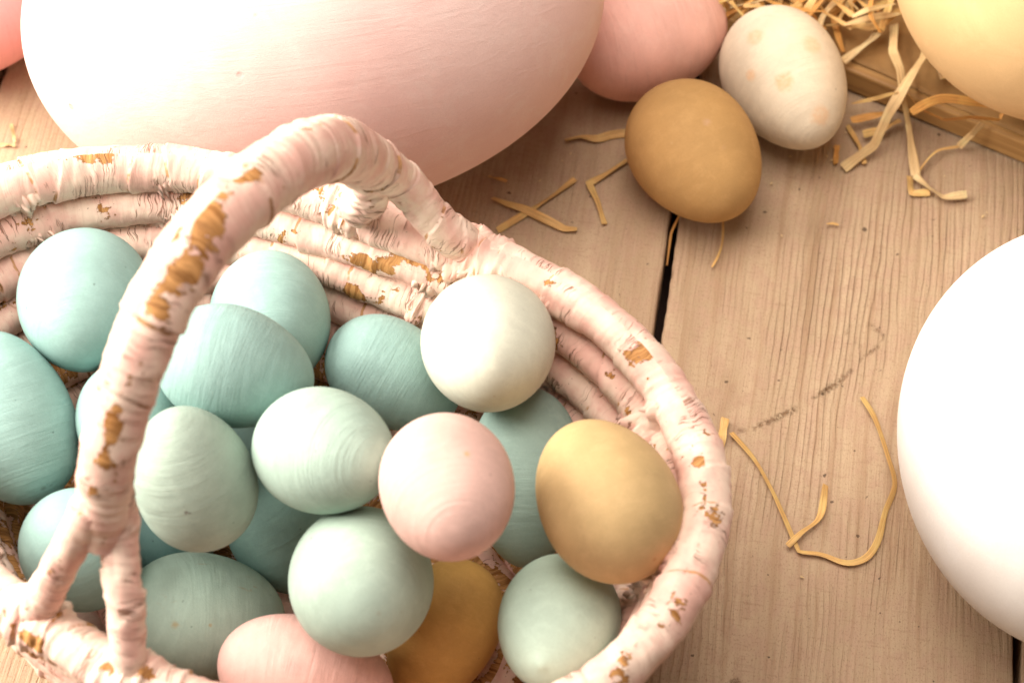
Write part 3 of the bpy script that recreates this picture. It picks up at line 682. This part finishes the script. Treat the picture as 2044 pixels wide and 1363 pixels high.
# ------------------------------------------------------------------ straw
SM = [straw_mat('straw_pale', (.88, .65, .34), 1.), straw_mat('straw_gold', (.86, .55, .21), 2.), straw_mat('straw_orange', (.80, .40, .11), 3.)]
def strand(pts, wpx, mat, label, group, twist=0.0, seed=0, stand=0.0, smooth=False):
    """a flat strip of straw through photo points lifted to their heights"""
    rs = random.Random(seed)
    P = np.array([at(x, y, z) for x, y, z in pts])
    if smooth: P = smooth_open(P, 70)
    elif len(P) >= 3:
        # keep the kinks but soften them a little
        Q = [P[0]]
        for i in range(1, len(P) - 1):
            Q += [P[i] + (P[i - 1] - P[i]) * .05, P[i], P[i] + (P[i + 1] - P[i]) * .05]
        P = np.array(Q + [P[-1]])
    L = np.concatenate([[0], np.cumsum(np.linalg.norm(np.diff(P, axis=0), axis=1))])
    n = max(16, int(L[-1] / .0015)); s = np.linspace(0, L[-1], n); P = np.stack([np.interp(s, L, P[:, k]) for k in range(3)], 1)
    T = np.gradient(P, axis=0); T /= np.linalg.norm(T, axis=1)[:, None]
    wd = 1.08 * wpx * .5 * depth(P[n // 2]) / FPX
    W = []; 
    for i in range(n):
        side = np.cross(T[i], (0, 0, 1.)); side /= max(np.linalg.norm(side), 1e-6); nn = np.cross(side, T[i])
        a_ = twist * math.sin(s[i] / max(L[-1], 1e-6) * 5 + seed) + stand
        W.append((math.cos(a_) * side + math.sin(a_) * nn, -math.sin(a_) * side + math.cos(a_) * nn))
    V = []; prof = [(-1, 0), (-.6, .3), (0, .14), (.6, .34), (1, 0), (.6, -.3), (0, -.4), (-.6, -.3)]
    th_ = .00026
    for i in range(n):
        ww = wd * (.82 + .36 * (vnoise(np.array([s[i] * 120]), np.array([seed * 1.3]), 4)[0] + .5))
        if i < 1 or i > n - 2: ww *= .9
        for (x, z) in prof: V.append(P[i] + W[i][0] * ww * x + W[i][1] * th_ * z * 1.2)
    M = len(prof); Fc = []; uv = []
    for i in range(n - 1):
        for j in range(M):
            j2 = (j + 1) % M; Fc.append((i * M + j, i * M + j2, (i + 1) * M + j2, (i + 1) * M + j))
            x0, x1 = prof[j][0] * wd, prof[j2][0] * wd
            o_ = seed * .37
            uv += [(s[i] + o_, x0 + o_), (s[i] + o_, x1 + o_), (s[i + 1] + o_, x1 + o_), (s[i + 1] + o_, x0 + o_)]
    Fc.append(tuple(range(M))[::-1]); uv += [(s[0], 0)] * M
    Fc.append(tuple((n - 1) * M + j for j in range(M))); uv += [(s[-1], 0)] * M
    V = np.array(V)
    o = mesh_obj('straw_strand', V, Fc, mat, None, False, uv)
    return tag(o, label, 'straw', group)
z0 = .0009; tz = TRAY_H + .003
G1 = 'loose straws on the planks'; G2 = 'straws spilling over the board edge'
Q = lambda pts, z: [(x, y, z) for x, y in pts]
ST = [
 (Q([(1128, 280), (1160, 273), (1192, 277), (1222, 269), (1262, 265)], z0), 17, 1, 'short straw poking out to the left from under the brown egg', G1),
 ([(983, 395, z0 + .0006), (1014, 407, .002), (1045, 416, .002), (1086, 436, .002), (1128, 457, z0), (1152, 457, z0)], 15, 1, 'upper of two crossed straws beside the basket, running down to the right', G1),
 (Q([(1148, 357), (1107, 388), (1065, 416), (993, 460)], z0 - .0001), 13, 1, 'lower of two crossed straws beside the basket, running up to the right', G1),
 (Q([(1252, 319), (1210, 347), (1176, 366), (1193, 402), (1207, 447)], z0), 13, 1, 'straw bent into a V left of the brown egg', G1),
 (Q([(1443, 440), (1443, 470), (1440, 491), (1433, 512), (1421, 533)], z0), 4.5, 1, 'thin curved straw hanging down from under the brown egg', G1),
 ([(1357, 428, z0), (1340, 464, -.001), (1334, 505, -.004), (1331, 530, -.006)], 4.5, 2, 'thin straw fallen into the gap between the planks', G1),
 (Q([(1460, 863), (1504, 914), (1538, 972), (1563, 1026), (1592, 1094), (1598, 1101), (1640, 1106), (1689, 1123), (1728, 1113), (1752, 1079), (1767, 1021), (1786, 967), (1772, 909), (1747, 836), (1721, 792)], z0), 12, 1, 'long straw bent into a wide loop on the planks between basket and white egg', G1),
 ([(1648, 967, z0), (1636, 1031, z0), (1600, 1062, .0022), (1572, 1089, .0018)], 13, 1, 'short bent straw lying inside the wide straw loop', G1),
 (Q([(1448, 834), (1443, 860), (1438, 890)], z0 + .0002), 16, 1, 'short straw sticking out beside the basket rim', G1),
 ([(1856, 80, tz + .004), (1843, 114, tz + .007), (1828, 136, tz + .008), (1803, 176, .019), (1773, 228, .013), (1745, 290, .005), (1683, 336, z0)], 19, 0, 'long pale straw slanting from the giant yellow egg down to the planks', G2),
 ([(1785, 49, tz + .004), (1782, 102, tz + .004), (1797, 139, tz + .004), (1801, 185, .0165), (1813, 247, .008), (1828, 351, .002)], 17, 0, 'pale straw running straight down over the board edge, crossing the slanting one', G2),
 (Q([(1826, 350), (1853, 374), (1884, 394), (1930, 388)], .0022), 14, 0, 'kinked straw lying on the planks farthest from the board, lit pale', G2),
 (Q([(1816, 352), (1817, 372), (1820, 386), (1856, 384)], z0), 13, 1, 'small hooked straw under the kinked pale one', G2),
 ([(1649, 51, tz + .006), (1692, 49, tz + .006), (1736, 54, tz + .007), (1760, 49, tz + .008), (1785, 28, tz + .008), (1815, 12, tz + .008)], 14, 1, 'straw lying level across the board right of the spotted egg', G2),
 ([(1762, 50, tz + .006), (1742, 77, tz + .004), (1705, 105, tz + .002), (1683, 122, tz + .001)], 17, 0, 'pale straw slanting down to the spotted egg on its right side', G2),
 ([(1782, -10, tz + .011), (1766, 37, tz + .010), (1759, 60, tz + .009)], 13, 1, 'straw coming in from the top edge above the crossing straws', G2),
 ([(1813, 188, .019), (1834, 216, .017), (1884, 240, .016), (1939, 234, .018), (1996, 240, .017)], 18, 2, 'lower half of the folded orange straw lying over the board edge', G2),
 ([(1996, 236, .019), (1998, 214, .023), (1939, 203, .026), (1884, 197, .026), (1847, 208, .023), (1819, 225, .018)], 17, 2, 'upper half of the folded orange straw, arching above the board', G2),
 ([(1962, 246, .0145), (1940, 268, .010), (1914, 293, .002)], 14, 0, 'short pale straw leaning on the board edge below the folded orange straw', G2),
 (Q([(1914, 293), (1877, 299), (1859, 311), (1845, 327), (1834, 342)], z0 + .001), 5, 1, 'hair-thin curved straw on the planks below the board', G2),
 ([(1700, 207, .006), (1748, 197, .011), (1793, 184, .018)], 9, 1, 'thin straw running from the spotted egg to the crossing straws', G2),
 (Q([(1699, 240), (1745, 231), (1781, 221)], .0045), 13, 2, 'orange straw on the planks beside the spotted egg', G2),
 (Q([(1723, 268), (1760, 259), (1797, 240)], .0028), 14, 1, 'straw on the planks just below the orange one beside the spotted egg', G2),
 (Q([(1692, 250), (1717, 293), (1726, 327)], z0), 10, 1, 'thin straw running down the planks under the slanting pale straw', G2),
 (Q([(1671, 290), (1668, 327)], z0), 11, 2, 'stub of straw poking out below the spotted egg', G2),
 ([(1862, 96, tz + .003), (1872, 128, tz + .003), (1884, 157, tz + .002)], 12, 0, 'short pale straw against the giant yellow egg', G2),
 ([(1884, 157, tz + .003), (1908, 122, tz + .004)], 11, 1, 'short shaded straw against the giant yellow egg, forming a V', G2),
 ([(1662, -10, tz + .003), (1665, 40, tz + .003), (1674, 77, tz + .003), (1684, 104, tz + .001)], 13, 2, 'orange straw running down beside the top of the spotted egg', G2),
 ([(1718, -5, tz + .004), (1733, 18, tz + .004), (1744, 43, tz + .003)], 15, 0, 'short pale straw at the top edge above the level straw', G2),
 (Q([(0, 290), (16, 288), (30, 291)], z0), 7, 0, 'pale straw at the left edge beside the basket', G1),
 (Q([(22, 248), (27, 268), (29, 285)], z0), 7, 0, 'tiny upright straw at the left edge beside the giant pink egg', G1),
 (Q([(975, 352), (1000, 358), (1012, 362)], z0), 7, 1, 'stub of straw in the shade of the giant pink egg', G1),
 (Q([(1650, 447), (1662, 446), (1674, 449)], z0), 5, 1, 'tiny chip of straw on the planks below the brown egg', G1),
]
for i, (pts, wpx, mi, lab, grp) in enumerate(ST):
    st = 1.1 if 'folded orange' in lab else 0.0
    strand(pts, wpx, SM[mi], lab, grp, .6 if st == 0 else .1, i + 1, st, any(q in lab for q in ('loop', 'curved', 'arching', 'short straw poking')))
# the nest of tangled strands at the top edge behind the spotted egg
rs = random.Random(5)
for i in range(92):
    cx, cy = rs.uniform(1430, 1760), rs.uniform(-62, 44 if i % 3 else 22)
    if cx < 1520 and cy > 15: cy -= 40
    a_ = rs.uniform(-.9, .9) if i % 2 else rs.uniform(.6, 2.5); L_ = rs.uniform(75, 175); zc = tz + rs.uniform(.0, .016); kx, ky = rs.uniform(-14, 14), rs.uniform(-9, 9)
    dx, dy = math.cos(a_) * L_ * .5, math.sin(a_) * L_ * .4
    pts = [(cx - dx, cy - dy, zc + rs.uniform(-.002, .002)), (cx + kx, cy + ky, zc + rs.uniform(0, .006)), (cx + dx, cy + dy, zc + rs.uniform(-.002, .002))]
    pts = [(x, y, max(z, tz - .001)) for x, y, z in pts]
    mi = rs.choice((1, 2, 2, 1, 0))
    strand(pts, rs.uniform(7, 13), SM[mi], ('pale', 'golden', 'orange')[mi] + ' strand tangled in the straw nest on the board behind the spotted egg', 'strands of the straw nest', .55, 60 + i, 0, i % 3 > 0)

# crumbs of straw and paint lying about on the planks
V, Fc, rs = [], [], random.Random(9)
spots = [(1038, 385), (1165, 575), (1322, 622), (1970, 425), (1962, 432), (1300, 640), (1660, 320), (1740, 300), (1560, 470), (1240, 470)] + [(rs.gauss(1700, 130), rs.gauss(300, 60)) for _ in range(16)] + [(rs.uniform(1050, 2000), rs.uniform(300, 1250)) for _ in range(9)] + [(rs.uniform(960, 1240), rs.uniform(290, 470)) for _ in range(6)]
for (x, y) in spots:
    if y > 320 + .41 * (x - 2044) - 5 and not ((x - 600) / 870) ** 2 + ((y - 880) / 620) ** 2 < 1:
        p = at(x, y, .0002); r = rs.uniform(.00015, .00042); a_ = rs.uniform(0, 6.28); n = len(V)
        for k in range(4):
            q = a_ + k * math.pi / 2; rr = r * (1 if k % 2 else rs.uniform(1.2, 3.)); V.append(p + np.array([rr * math.cos(q), rr * math.sin(q), rs.uniform(0, .0003)]))
        V.append(p + np.array([0, 0, r * .9]))
        Fc += [(n + k, n + (k + 1) % 4, n + 4) for k in range(4)] + [(n + 3, n + 2, n + 1, n)]
tag(mesh_obj('straw_crumbs', np.array(V), Fc, SM[0], None, False, np.zeros((sum(len(f) for f in Fc), 2))), 'tiny pale crumbs of straw and paint scattered over the planks', 'crumbs', kind='stuff')
